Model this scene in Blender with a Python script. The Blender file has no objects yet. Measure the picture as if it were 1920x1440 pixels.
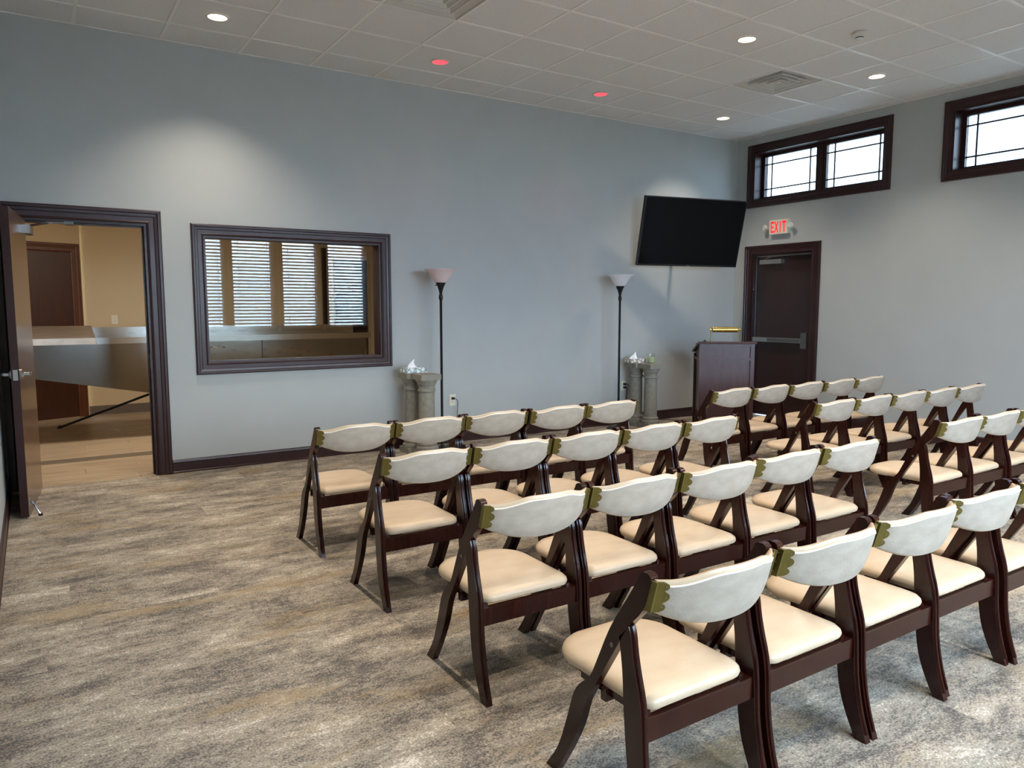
import bpy, bmesh, math, random
from mathutils import Vector, Matrix
random.seed(7)
D = bpy.data
SC = bpy.context.scene
COL = SC.collection

# ------------------------------------------------------------------ camera
cam = D.objects.new('camera', D.cameras.new('camera'))
COL.objects.link(cam)
yaw, pitch, roll = math.radians(32.79257), math.radians(5.9002), math.radians(-0.0543)
cy_, sy_, cp_, sp_ = math.cos(yaw), math.sin(yaw), math.cos(pitch), math.sin(pitch)
fw = Vector((sy_*cp_, cy_*cp_, -sp_)); rt = Vector((cy_, -sy_, 0)); up = rt.cross(fw)
r2 = math.cos(roll)*rt + math.sin(roll)*up
u2 = -math.sin(roll)*rt + math.cos(roll)*up
CAM = Vector((-7.90104, -6.79773, 1.40689))
cam.matrix_world = Matrix(((r2.x, u2.x, -fw.x, CAM.x), (r2.y, u2.y, -fw.y, CAM.y), (r2.z, u2.z, -fw.z, CAM.z), (0, 0, 0, 1)))
cam.data.sensor_width = 36.0
cam.data.lens = 1393.685/1920*36
cam.data.clip_end = 300
SC.camera = cam

# ------------------------------------------------------------------ world
w = D.worlds.new('sky'); SC.world = w; w.use_nodes = True
nt = w.node_tree; nt.nodes.clear()
wo = nt.nodes.new('ShaderNodeOutputWorld'); bg = nt.nodes.new('ShaderNodeBackground')
tc = nt.nodes.new('ShaderNodeTexCoord'); nz = nt.nodes.new('ShaderNodeTexNoise'); cr = nt.nodes.new('ShaderNodeValToRGB')
nz.inputs['Scale'].default_value = 3.0; nz.inputs['Detail'].default_value = 4
cr.color_ramp.elements[0].position = .35; cr.color_ramp.elements[0].color = (.40, .64, 1.0, 1)
cr.color_ramp.elements[1].position = .65; cr.color_ramp.elements[1].color = (.72, .86, 1.0, 1)
nt.links.new(tc.outputs['Generated'], nz.inputs['Vector']); nt.links.new(nz.outputs['Fac'], cr.inputs['Fac'])
nt.links.new(cr.outputs['Color'], bg.inputs['Color']); nt.links.new(bg.outputs['Background'], wo.inputs['Surface'])
bg.inputs['Strength'].default_value = 25.0
SC.view_settings.view_transform = 'Standard'; SC.view_settings.look = 'None'
SC.view_settings.exposure = .80; SC.view_settings.gamma = 1.0; SC.view_settings.use_curve_mapping = False
sun = D.objects.new('sun', D.lights.new('sun', 'SUN')); COL.objects.link(sun)
sun.data.energy = 26.0; sun.data.color = (1, .95, .88); sun.data.angle = math.radians(.6)
sun.rotation_euler = (math.radians(-38), math.radians(8), 0)      # high sun from beyond the back wall: lights the ground outside only
CAN_POWER = 92.0
SC.cycles.max_bounces = 7
PREP_POWER = 56.0

# ------------------------------------------------------------------ materials
def srgb(r, g, b):
    f = lambda c: (c/255/12.92) if c/255 <= .04045 else ((c/255+.055)/1.055)**2.4
    return (f(r), f(g), f(b), 1)
MATS = {}
def mat(name, col, rough=.5, metal=0, spec=.5, noise=0, nscale=8, stretch=(1, 1, 1), col2=None, bump=0, bscale=80, coat=0, emit=None, estr=0, coords='Object', trans=0, sheen=0):
    m = D.materials.new(name); m.use_nodes = True; MATS[name] = m
    n = m.node_tree.nodes; l = m.node_tree.links; p = n['Principled BSDF']
    p.inputs['Base Color'].default_value = col; p.inputs['Roughness'].default_value = rough
    p.inputs['Metallic'].default_value = metal; p.inputs['Specular IOR Level'].default_value = spec
    p.inputs['Coat Weight'].default_value = coat; p.inputs['Coat Roughness'].default_value = .12
    p.inputs['Transmission Weight'].default_value = trans
    if emit: p.inputs['Emission Color'].default_value = emit; p.inputs['Emission Strength'].default_value = estr
    t = n.new('ShaderNodeTexCoord'); mp = n.new('ShaderNodeMapping'); mp.inputs['Scale'].default_value = stretch
    l.new(t.outputs[coords], mp.inputs['Vector'])
    if col2:
        a = n.new('ShaderNodeTexNoise'); a.inputs['Scale'].default_value = nscale; a.inputs['Detail'].default_value = 5
        l.new(mp.outputs['Vector'], a.inputs['Vector'])
        r = n.new('ShaderNodeValToRGB'); r.color_ramp.elements[0].position = .32; r.color_ramp.elements[1].position = .68
        r.color_ramp.elements[0].color = col; r.color_ramp.elements[1].color = col2
        l.new(a.outputs['Fac'], r.inputs['Fac']); l.new(r.outputs['Color'], p.inputs['Base Color'])
    if bump:
        b = n.new('ShaderNodeTexNoise'); b.inputs['Scale'].default_value = bscale; b.inputs['Detail'].default_value = 3
        l.new(mp.outputs['Vector'], b.inputs['Vector'])
        bn = n.new('ShaderNodeBump'); bn.inputs['Strength'].default_value = bump; bn.inputs['Distance'].default_value = .002
        l.new(b.outputs['Fac'], bn.inputs['Height']); l.new(bn.outputs['Normal'], p.inputs['Normal'])
    return m
mat('paint', srgb(172, 175, 173), .75, col2=srgb(175, 178, 176), nscale=3, bump=.15, bscale=160)
mat('beige_paint', srgb(200, 180, 146), .7, col2=srgb(203, 184, 151), nscale=2)
mat('ceil_tile', srgb(219, 219, 219), .9, col2=srgb(227, 227, 227), nscale=60, bump=.4, bscale=220)
mat('ceil_grid', srgb(236, 235, 232), .35)
mat('white_metal', srgb(214, 212, 206), .4, col2=srgb(208, 206, 200), nscale=4)
mat('duct_dark', srgb(24, 26, 24), .7, col2=srgb(30, 34, 30), nscale=9)
mat('trim_wood', srgb(46, 25, 25), .36, col2=srgb(53, 30, 29), nscale=9, coat=.05, spec=.35)
mat('door_wood', srgb(38, 19, 16), .34, col2=srgb(46, 23, 19), nscale=9, stretch=(6, 6, .5), coat=.25)
mat('leaf_wood', srgb(92, 64, 48), .28, col2=srgb(104, 74, 56), nscale=9, stretch=(9, 9, .4), coat=.35)
mat('prep_door_wood', srgb(54, 24, 11), .35, col2=srgb(66, 31, 15), nscale=7, stretch=(8, 8, .5), coat=.1)
mat('prep_casing', srgb(82, 43, 22), .35, col2=srgb(94, 51, 28), nscale=7, stretch=(4, 4, 1))
mat('chair_wood', srgb(34, 11, 7), .24, col2=srgb(48, 17, 10), nscale=12, stretch=(3, 3, .6), coat=.2, spec=.22)
mat('vinyl', srgb(188, 164, 135), .34, col2=srgb(198, 176, 149), nscale=7, stretch=(1, 2.2, 2.2), bump=.25, bscale=90, spec=.4)
mat('vinyl_grey', srgb(156, 144, 129), .45, col2=srgb(170, 158, 143), nscale=16, stretch=(1, 2, 2), bump=.25, bscale=90)
mat('piping', srgb(218, 206, 190), .4, col2=srgb(222, 212, 198), nscale=12)
mat('brass_old', srgb(112, 100, 50), .38, metal=.75, col2=srgb(124, 112, 60), nscale=20)
mat('brass', srgb(206, 180, 92), .2, metal=1, col2=srgb(214, 190, 104), nscale=9)
mat('steel', srgb(160, 158, 155), .24, metal=1, col2=srgb(156, 154, 151), nscale=4)
mat('steel_dark', srgb(112, 107, 101), .2, metal=1, col2=srgb(118, 113, 107), nscale=4)
mat('steel_scratched', srgb(176, 166, 156), .42, metal=1, col2=srgb(206, 194, 180), nscale=5, stretch=(1, 6, 1))
mat('chrome', srgb(200, 202, 206), .12, metal=1)
mat('alu', srgb(168, 168, 166), .34, metal=.9, col2=srgb(176, 176, 174), nscale=5)
mat('alu_dark', srgb(110, 108, 104), .4, metal=.8, col2=srgb(118, 116, 112), nscale=5)
mat('black_metal', srgb(20, 18, 18), .4, metal=.3, col2=srgb(26, 24, 23), nscale=14)
mat('black_plastic', srgb(12, 13, 16), .45)
mat('tv_screen', srgb(5, 7, 12), .1, spec=.16)
mat('shade_glass', srgb(238, 236, 238), .35, col2=srgb(244, 242, 244), nscale=9, trans=.1)
mat('shade_glass_pink', srgb(228, 196, 192), .35, col2=srgb(236, 214, 210), nscale=9, trans=.1)
mat('stone', srgb(128, 124, 112), .85, col2=srgb(142, 138, 126), nscale=30, bump=.4, bscale=140)
mat('lectern_wood', srgb(60, 32, 28), .34, col2=srgb(78, 44, 38), nscale=8, stretch=(5, 5, .6), coat=.15)
mat('outlet_ivory', srgb(222, 214, 190), .4, col2=srgb(226, 218, 196), nscale=5)
mat('tissue_white', srgb(244, 244, 246), .8, col2=srgb(238, 238, 242), nscale=20)
mat('exit_white', srgb(225, 222, 206), .4, col2=srgb(220, 217, 200), nscale=8)
mat('exit_red', srgb(205, 12, 28), .5, emit=srgb(255, 20, 40), estr=.6)
mat('lens_clear', srgb(210, 210, 205), .15, col2=srgb(190, 190, 188), nscale=30)
mat('can_lens', srgb(255, 238, 220), .5, emit=srgb(255, 226, 196), estr=3.0)
mat('can_lens_red', srgb(240, 90, 100), .5, emit=srgb(255, 72, 88), estr=.85)
mat('slat', srgb(158, 156, 152), .45, col2=srgb(164, 162, 158), nscale=4)
mat('wax', srgb(178, 184, 140), .5, col2=srgb(186, 192, 150), nscale=9)
mat('ground_mat', srgb(160, 162, 160), .9, col2=srgb(140, 146, 140), nscale=.6)
mat('subfloor', srgb(70, 66, 60), .9, col2=srgb(80, 76, 70), nscale=4)
mat('strip_tile', srgb(92, 82, 70), .45, col2=srgb(104, 93, 80), nscale=6, stretch=(1, 6, 1))  # darker tone for one row of prep-room floor planks
mat('prep_base', srgb(96, 84, 76), .6, col2=srgb(104, 92, 84), nscale=5)
mat('rug_back', srgb(128, 116, 98), .95, col2=srgb(96, 88, 78), nscale=6, stretch=(1, 4, 1))

def glass_mat(name, tint):
    m = D.materials.new(name); m.use_nodes = True; n = m.node_tree.nodes; l = m.node_tree.links; n.clear()
    o = n.new('ShaderNodeOutputMaterial'); mx = n.new('ShaderNodeMixShader'); tr = n.new('ShaderNodeBsdfTransparent'); gl = n.new('ShaderNodeBsdfGlossy')
    fr = n.new('ShaderNodeFresnel'); ge = n.new('ShaderNodeNewGeometry'); mi = n.new('ShaderNodeMix')
    mi.inputs[2].default_value = 1.34; mi.inputs[3].default_value = 1/1.34
    l.new(ge.outputs['Backfacing'], mi.inputs[0]); l.new(mi.outputs[0], fr.inputs['IOR'])
    tr.inputs['Color'].default_value = tint; gl.inputs['Roughness'].default_value = 0.0; gl.inputs['Color'].default_value = (1, 1, 1, 1)
    l.new(fr.outputs['Fac'], mx.inputs['Fac']); l.new(tr.outputs[0], mx.inputs[1]); l.new(gl.outputs[0], mx.inputs[2]); l.new(mx.outputs[0], o.inputs['Surface'])
    MATS[name] = m
glass_mat('pane', (.97, .98, .97, 1))
glass_mat('pane_tint', (.36, .38, .385, 1))
glass_mat('view_pane', (.8, .8, .78, 1))

def carpet_mat():
    m = D.materials.new('carpet'); m.use_nodes = True; MATS['carpet'] = m
    n = m.node_tree.nodes; l = m.node_tree.links; p = n['Principled BSDF']
    p.inputs['Roughness'].default_value = .95; p.inputs['Specular IOR Level'].default_value = .1
    g = n.new('ShaderNodeNewGeometry'); oi = n.new('ShaderNodeObjectInfo')
    st = n.new('ShaderNodeMath'); st.operation = 'GREATER_THAN'; st.inputs[1].default_value = .78; l.new(oi.outputs['Random'], st.inputs[0])
    cb0 = n.new('ShaderNodeMath'); cb0.operation = 'MULTIPLY'; cb0.inputs[1].default_value = 37.0; l.new(oi.outputs['Random'], cb0.inputs[0])
    cb = n.new('ShaderNodeMath'); cb.operation = 'MULTIPLY'; l.new(cb0.outputs[0], cb.inputs[0]); l.new(st.outputs[0], cb.inputs[1])
    cx = n.new('ShaderNodeCombineXYZ'); l.new(cb.outputs[0], cx.inputs[2])
    ad = n.new('ShaderNodeVectorMath'); ad.operation = 'ADD'; l.new(g.outputs['Position'], ad.inputs[0]); l.new(cx.outputs[0], ad.inputs[1])
    def noise(scale, st, src, detail=4, rough=.6, dist=0):
        mp = n.new('ShaderNodeMapping'); mp.inputs['Scale'].default_value = st; l.new(src, mp.inputs['Vector'])
        a = n.new('ShaderNodeTexNoise'); a.inputs['Scale'].default_value = scale; a.inputs['Detail'].default_value = detail
        a.inputs['Roughness'].default_value = rough; a.inputs['Distortion'].default_value = dist
        l.new(mp.outputs[0], a.inputs['Vector']); return a.outputs['Fac']
    def ramp(fac, stops):
        r = n.new('ShaderNodeValToRGB'); e = r.color_ramp.elements
        e[0].position, e[0].color = stops[0][0], stops[0][1]; e[1].position, e[1].color = stops[-1][0], stops[-1][1]
        for s in stops[1:-1]: x = e.new(s[0]); x.color = s[1]
        l.new(fac, r.inputs['Fac']); return r.outputs['Color']
    def mix(f, a, b, mode='MIX'):
        x = n.new('ShaderNodeMix'); x.data_type = 'RGBA'; x.blend_type = mode
        l.new(f, x.inputs[0]) if not isinstance(f, float) else setattr(x.inputs[0], 'default_value', f)
        l.new(a, x.inputs[6]) if not isinstance(a, tuple) else setattr(x.inputs[6], 'default_value', a)
        l.new(b, x.inputs[7]) if not isinstance(b, tuple) else setattr(x.inputs[7], 'default_value', b)
        return x.outputs[2]
    W = (0, 0, 0, 1); O = (1, 1, 1, 1)
    pos = g.outputs['Position']; off = ad.outputs[0]
    fleck = noise(130, (1, 1, .02), pos, 3, .65)                               # tuft speckle
    fleck2 = noise(42, (.8, 1.3, .02), pos, 4, .7)
    streak = noise(2.4, (1.0, 2.2, 1), off, 9, .76, .2)                        # streaks along x
    patch = noise(1.5, (.9, 1.9, 1), off, 6, .68, .1)
    def madd(a_, k_, b_):
        q = n.new('ShaderNodeMath'); q.operation = 'MULTIPLY_ADD'; q.inputs[1].default_value = k_; l.new(a_, q.inputs[0]); l.new(b_, q.inputs[2]); return q.outputs[0]
    hf = n.new('ShaderNodeMath'); hf.operation = 'MULTIPLY'; hf.inputs[1].default_value = .47; l.new(streak, hf.inputs[0])
    v = madd(fleck2, .21, madd(fleck, .34, hf.outputs[0]))
    base = ramp(v, [(.43, srgb(86, 81, 77)), (.485, srgb(120, 112, 103)), (.515, srgb(152, 141, 126)), (.56, srgb(161, 150, 134)), (.61, srgb(212, 202, 186))])
    dk = ramp(madd(fleck2, .25, madd(fleck, .35, patch)), [(.58, (.75, .75, .75, 1)), (.70, W)])
    c = mix(dk, base, srgb(98, 92, 86))
    gold = ramp(madd(fleck2, .25, noise(1.7, (.8, 2.6, 1), pos, 5, .6)), [(.66, W), (.82, (.5, .5, .5, 1))])
    c = mix(gold, c, srgb(150, 124, 82))
    l.new(c, p.inputs['Base Color'])
    bn = n.new('ShaderNodeBump'); bn.inputs['Strength'].default_value = .7; bn.inputs['Distance'].default_value = .003
    l.new(fleck, bn.inputs['Height']); l.new(bn.outputs['Normal'], p.inputs['Normal'])
carpet_mat()

def plank_mat():
    m = D.materials.new('wood_look_tile'); m.use_nodes = True; MATS['wood_look_tile'] = m
    n = m.node_tree.nodes; l = m.node_tree.links; p = n['Principled BSDF']; p.inputs['Roughness'].default_value = .38
    g = n.new('ShaderNodeNewGeometry'); oi = n.new('ShaderNodeObjectInfo')
    cb = n.new('ShaderNodeMath'); cb.operation = 'MULTIPLY'; cb.inputs[1].default_value = 31.0; l.new(oi.outputs['Random'], cb.inputs[0])
    cx = n.new('ShaderNodeCombineXYZ'); l.new(cb.outputs[0], cx.inputs[2])
    ad = n.new('ShaderNodeVectorMath'); ad.operation = 'ADD'; l.new(g.outputs['Position'], ad.inputs[0]); l.new(cx.outputs[0], ad.inputs[1])
    mp = n.new('ShaderNodeMapping'); mp.inputs['Scale'].default_value = (1.2, 9, 1); l.new(ad.outputs[0], mp.inputs['Vector'])
    a = n.new('ShaderNodeTexNoise'); a.inputs['Scale'].default_value = 2.4; a.inputs['Detail'].default_value = 6; l.new(mp.outputs[0], a.inputs['Vector'])
    r = n.new('ShaderNodeValToRGB'); e = r.color_ramp.elements; e[0].position = .3; e[1].position = .72
    e[0].color = srgb(140, 122, 100); e[1].color = srgb(172, 152, 126)
    l.new(a.outputs['Fac'], r.inputs['Fac']); l.new(r.outputs['Color'], p.inputs['Base Color'])
plank_mat()

def tissue_box_mat(name, c1, c2):
    m = D.materials.new(name); m.use_nodes = True; MATS[name] = m
    n = m.node_tree.nodes; l = m.node_tree.links; p = n['Principled BSDF']; p.inputs['Roughness'].default_value = .5
    t = n.new('ShaderNodeTexCoord'); v = n.new('ShaderNodeTexVoronoi'); v.feature = 'DISTANCE_TO_EDGE'; v.inputs['Scale'].default_value = 26
    l.new(t.outputs['Object'], v.inputs['Vector'])
    r = n.new('ShaderNodeValToRGB'); e = r.color_ramp.elements; e[0].position = .06; e[0].color = c2; e[1].position = .14; e[1].color = c1
    l.new(v.outputs['Distance'], r.inputs['Fac']); l.new(r.outputs['Color'], p.inputs['Base Color'])
tissue_box_mat('box_print_a', srgb(226, 232, 230), srgb(128, 142, 140))
tissue_box_mat('box_print_b', srgb(228, 224, 216), srgb(128, 116, 104))

# ------------------------------------------------------------------ mesh helpers
def finish(bm, name, m=None, parent=None, smooth=False, bevel=0, seg=2, loc=None, rz=0):
    if bevel:
        es = [e for e in bm.edges if len(e.link_faces) == 2 and e.calc_face_angle(0) > .5]
        bmesh.ops.bevel(bm, geom=es, offset=bevel, segments=seg, affect='EDGES', profile=.5, clamp_overlap=True)
    bmesh.ops.recalc_face_normals(bm, faces=bm.faces)
    me = D.meshes.new(name); bm.to_mesh(me); bm.free()
    if m: me.materials.append(MATS[m])
    if smooth:
        for p in me.polygons: p.use_smooth = True
        try: me.set_sharp_from_angle(angle=math.radians(38))
        except Exception: pass
    o = D.objects.new(name, me); COL.objects.link(o)
    if parent: o.parent = parent
    if loc: o.location = loc
    if rz: o.rotation_euler.z = rz
    return o
def box(bm, x0, x1, y0, y1, z0, z1, M=None):
    vs = [bm.verts.new((x, y, z)) for x in (x0, x1) for y in (y0, y1) for z in (z0, z1)]
    for f in ((0, 1, 3, 2), (4, 6, 7, 5), (0, 4, 5, 1), (2, 3, 7, 6), (0, 2, 6, 4), (1, 5, 7, 3)): bm.faces.new([vs[i] for i in f])
    if M:
        for v in vs: v.co = M @ v.co
    return vs
def abox(name, m, x0, x1, y0, y1, z0, z1, parent=None, bevel=0, **k):
    bm = bmesh.new(); box(bm, x0, x1, y0, y1, z0, z1); return finish(bm, name, m, parent, bevel=bevel, **k)
def prism(bm, pts, f0, f1):
    """pts: 2D polygon; f0,f1 map a 2D point to 3D for the two ends"""
    a = [bm.verts.new(f0(p)) for p in pts]; b = [bm.verts.new(f1(p)) for p in pts]; n = len(pts)
    bm.faces.new(a); bm.faces.new(b[::-1])
    for i in range(n): bm.faces.new((a[i], b[i], b[(i+1) % n], a[(i+1) % n]))
def lathe(bm, prof, seg=24, cx=0, cy=0, cap=True):
    rings = []
    for r, z in prof:
        rings.append([bm.verts.new((cx+r*math.cos(2*math.pi*i/seg), cy+r*math.sin(2*math.pi*i/seg), z)) for i in range(seg)])
    for a, b in zip(rings, rings[1:]):
        for i in range(seg): bm.faces.new((a[i], a[(i+1) % seg], b[(i+1) % seg], b[i]))
    if cap:
        if prof[0][0] > 1e-4: bm.faces.new(rings[0][::-1])
        if prof[-1][0] > 1e-4: bm.faces.new(rings[-1])
    bmesh.ops.remove_doubles(bm, verts=bm.verts, dist=1e-6)
def tube(bm, pts, r, seg=8, cap=True):
    pts = [Vector(p) for p in pts]; rings = []; prev = None
    for i, p in enumerate(pts):
        t = (pts[min(i+1, len(pts)-1)]-pts[max(i-1, 0)]).normalized()
        if prev is None: nn = t.orthogonal().normalized()
        else: nn = (prev-t*prev.dot(t)).normalized()
        prev = nn; bb = t.cross(nn); rr = r[i] if isinstance(r, (list, tuple)) else r
        rings.append([bm.verts.new(p+rr*(math.cos(2*math.pi*k/seg)*nn+math.sin(2*math.pi*k/seg)*bb)) for k in range(seg)])
    for a, b in zip(rings, rings[1:]):
        for k in range(seg): bm.faces.new((a[k], a[(k+1) % seg], b[(k+1) % seg], b[k]))
    if cap: bm.faces.new(rings[0][::-1]); bm.faces.new(rings[-1])
def catmull(pts, n=4):
    out = []
    P = [pts[0]]+list(pts)+[pts[-1]]
    for i in range(1, len(P)-2):
        p0, p1, p2, p3 = P[i-1], P[i], P[i+1], P[i+2]
        for k in range(n):
            t = k/n
            out.append(tuple(.5*((2*b)+(-a+c)*t+(2*a-5*b+4*c-d)*t*t+(-a+3*b-3*c+d)*t**3) for a, b, c, d in zip(p0, p1, p2, p3)))
    out.append(tuple(pts[-1])); return out
def empty(name, loc=(0, 0, 0), rz=0, label=None, cat=None, group=None, kind=None):
    o = D.objects.new(name, None); COL.objects.link(o); o.location = loc; o.rotation_euler.z = rz; o.empty_display_size = .1
    return tag(o, label, cat, group, kind)
def tag(o, label=None, cat=None, group=None, kind=None):
    if label: o['label'] = label
    if cat: o['category'] = cat
    if group: o['group'] = group
    if kind: o['kind'] = kind
    return o
def dup(o, parent=None):
    c = o.copy(); COL.objects.link(c); c.parent = parent
    for ch in list(o.children): dup(ch, c)
    return c

# ------------------------------------------------------------------ room shell
XL, YS, H = -8.115, -8.4, 3.556
WT, RT = .16, .26
def wall_with_holes(name, m, a0, a1, b0, b1, holes, fmap, t0, t1):
    """grid wall in (a,b); holes list of (a0,a1,b0,b1); fmap(a,b,t)->xyz"""
    A = sorted({a0, a1, *[h[0] for h in holes], *[h[1] for h in holes]}); B = sorted({b0, b1, *[h[2] for h in holes], *[h[3] for h in holes]})
    solid = {}
    for i in range(len(A)-1):
        for j in range(len(B)-1):
            ca, cb = (A[i]+A[i+1])/2, (B[j]+B[j+1])/2
            solid[i, j] = not any(h[0] < ca < h[1] and h[2] < cb < h[3] for h in holes)
    bm = bmesh.new(); V = {}
    def v(i, j, t):
        if (i, j, t) not in V: V[i, j, t] = bm.verts.new(fmap(A[i], B[j], (t0, t1)[t]))
        return V[i, j, t]
    for (i, j), s in solid.items():
        if not s: continue
        for t in (0, 1): bm.faces.new([v(i, j, t), v(i+1, j, t), v(i+1, j+1, t), v(i, j+1, t)])
        for (di, dj, e) in ((-1, 0, ((i, j), (i, j+1))), (1, 0, ((i+1, j), (i+1, j+1))), (0, -1, ((i, j), (i+1, j))), (0, 1, ((i, j+1), (i+1, j+1)))):
            if not solid.get((i+di, j+dj), False):
                (p, q) = e; bm.faces.new([v(*p, 0), v(*q, 0), v(*q, 1), v(*p, 1)])
    o = finish(bm, name, m); o['kind'] = 'structure'; return o
DOOR = (-7.955, -7.07, 0, 2.085)             # doorway to the prep room
VIEW = (-6.638, -5.03, .928, 2.015)          # viewing window
EXIT = (-1.178, -.292, 0, 2.077)
CL1 = (-2.017, -.266, 2.76, 3.375); CL2 = (-4.483, -2.730, 2.76, 3.375); CL3 = (-6.95, -5.197, 2.76, 3.375)
SW = [(-6.63, -5.76), (-5.62, -4.678), (-4.543, -3.731), (-3.561, -2.809), (-2.609, -1.744)]  # leftmost opening is unseen, added to raise the daylight
SWZ = (.98, 2.78)
wall_with_holes('wall_back', 'paint', XL-.2, RT, 0, H+.1, [DOOR, VIEW], lambda a, b, t: (a, t, b), 0, WT)
wall_with_holes('wall_right', 'paint', YS-.2, 0, 0, H+.1, [EXIT, CL1, CL2, CL3], lambda a, b, t: (t, a, b), 0, RT)
wall_with_holes('wall_left', 'paint', YS-.2, 0, 0, H+.1, [], lambda a, b, t: (t, a, b), XL-.2, XL)
wall_with_holes('wall_front', 'paint', XL, 0, 0, H+.1, [(a, b, *SWZ) for a, b in SW], lambda a, b, t: (a, t, b), YS-.2, YS)
tag(abox('ground_outside', 'ground_mat', -40, 40, -60, 40, -.5, -.3), kind='structure')

# floor with carpet planks
fl = tag(abox('floor', 'subfloor', XL-.2, RT, YS-.2, 0, -.3, -.008), kind='structure')
PLK = {}
def plank_mesh(L, Wd, m, h=.008, gap=.0002):
    key = (round(L, 3), round(Wd, 3), m)
    if key not in PLK:
        bm = bmesh.new(); box(bm, gap, L-gap, gap, Wd-gap, -h, 0)
        me = D.meshes.new('plank'); bmesh.ops.recalc_face_normals(bm, faces=bm.faces); bm.to_mesh(me); bm.free(); me.materials.append(MATS[m]); PLK[key] = me
    return PLK[key]
PW, PL = .25, 1.0
row = 0; y = 0.0
while y > -7.0+1e-6:
    x = XL - ((row*.37) % 1.0)
    while x < -1e-6:
        xa, xb = max(x, XL), min(x+PL, 0)
        if xb-xa > .02:
            o = D.objects.new('carpet_plank', plank_mesh(xb-xa, PW, 'carpet')); COL.objects.link(o); o.parent = fl; o.location = (xa, y-PW, 0)
        x += PL
    y -= PW; row += 1
o = abox('carpet_field', 'carpet', XL, 0, YS, -7.0, -.008, 0, fl)

# ceiling with lay-in tiles
cl = tag(abox('ceiling', 'ceil_tile', XL-.2, RT, YS-.2, WT, H+.03, H+.1), kind='structure')
T = .6096; X0, Y0 = .1959, .4227
XS = [XL]+[-X0+(c-12)*T for c in range(-1, 13) if -X0+(c-12)*T > XL+.02]+[0]
YL = [0]+[-Y0-(j-1)*T for j in range(1, 15) if -Y0-(j-1)*T > YS+.02]+[YS]
def tile_of(x, y):
    return max(i for i in range(len(XS)-1) if XS[i] <= x), max(j for j in range(len(YL)-1) if YL[j] >= y)
VC2 = 3
V1 = tile_of(-X0+(9.5-12)*T, -Y0-2.5*T)
TM = {}
for i in range(len(XS)-1):
    for j in range(len(YL)-1):
        if (i, j) in (V1, (XS.index(-X0+(VC2-12)*T), V1[1])): continue
        wx, wy = XS[i+1]-XS[i], YL[j]-YL[j+1]
        k = (round(wx, 3), round(wy, 3))
        if k not in TM:
            bm = bmesh.new(); box(bm, .004, wx-.004, .004, wy-.004, 0, .016); bmesh.ops.recalc_face_normals(bm, faces=bm.faces)
            me = D.meshes.new('ceiling_tile'); bm.to_mesh(me); bm.free(); me.materials.append(MATS['ceil_tile']); TM[k] = me
        o = D.objects.new('ceiling_tile', TM[k]); COL.objects.link(o); o.parent = cl; o.location = (XS[i], YL[j+1], H+.004)
for x in XS[1:-1]: abox('grid_tee', 'ceil_grid', x-.012, x+.012, YS, 0, H, H+.0035, cl)
for y in YL[1:-1]: abox('grid_tee', 'ceil_grid', XL, 0, y-.012, y+.012, H+.0002, H+.0037, cl)
for nm, (xa, xb, ya, yb) in dict(a=(XL, 0, -.02, 0), b=(-.02, 0, YS, 0), c=(XL, XL+.02, YS, 0)).items():
    abox('wall_angle', 'ceil_grid', xa, xb, ya, yb, H-.001, H+.003, cl)

# casing / baseboard profiles
CAS = [(0, 0), (0, .014), (.012, .019), (.018, .016), (.052, .016), (.058, .022), (.078, .024), (.084, .031), (.100, .031), (.108, .026), (.112, 0)]
def casing(parent, rect, fmap, m='trim_wood', door=False, scale=1.0, name='casing'):
    a0, a1, b0, b1 = rect; P = [(o*scale, h*scale) for o, h in CAS]
    sides = [(lambda p: fmap(a0-p[0], b1+p[0], p[1]), lambda p: fmap(a1+p[0], b1+p[0], p[1]))]
    bot = (lambda p, a, s: fmap(a+s*p[0], b0, p[1])) if door else (lambda p, a, s: fmap(a+s*p[0], b0-p[0], p[1]))
    sides.append((lambda p: fmap(a0-p[0], b1+p[0], p[1]), lambda p: bot(p, a0, -1)))
    sides.append((lambda p: fmap(a1+p[0], b1+p[0], p[1]), lambda p: bot(p, a1, 1)))
    if not door: sides.append((lambda p: fmap(a0-p[0], b0-p[0], p[1]), lambda p: fmap(a1+p[0], b0-p[0], p[1])))
    for f0, f1 in sides:
        bm = bmesh.new(); prism(bm, P, f0, f1); finish(bm, name, m, parent)
back = lambda a, b, h: (a, -h, b)
right = lambda a, b, h: (-h, a, b)
BB = [(0, 0), (.016, 0), (.016, .012), (.012, .016), (.012, .088), (.017, .094), (.014, .108), (.008, .115), (0, .115)]
def baseboard(name, segs, f, m='trim_wood'):
    bm = bmesh.new()
    for a, b in segs: prism(bm, BB, lambda p, a=a: f(a, p), lambda p, b=b: f(b, p))
    tag(finish(bm, name, m), kind='structure')
baseboard('baseboard_back', [(-6.957, 0)], lambda a, p: (a, -p[0], p[1]))
baseboard('baseboard_right', [(YS, -1.29), (-.18, 0)], lambda a, p: (-p[0], a, p[1]))
baseboard('baseboard_left', [(YS, 0)], lambda a, p: (XL+p[0], a, p[1]))
baseboard('baseboard_front', [(XL, 0)], lambda a, p: (a, YS+p[0], p[1]))

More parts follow.
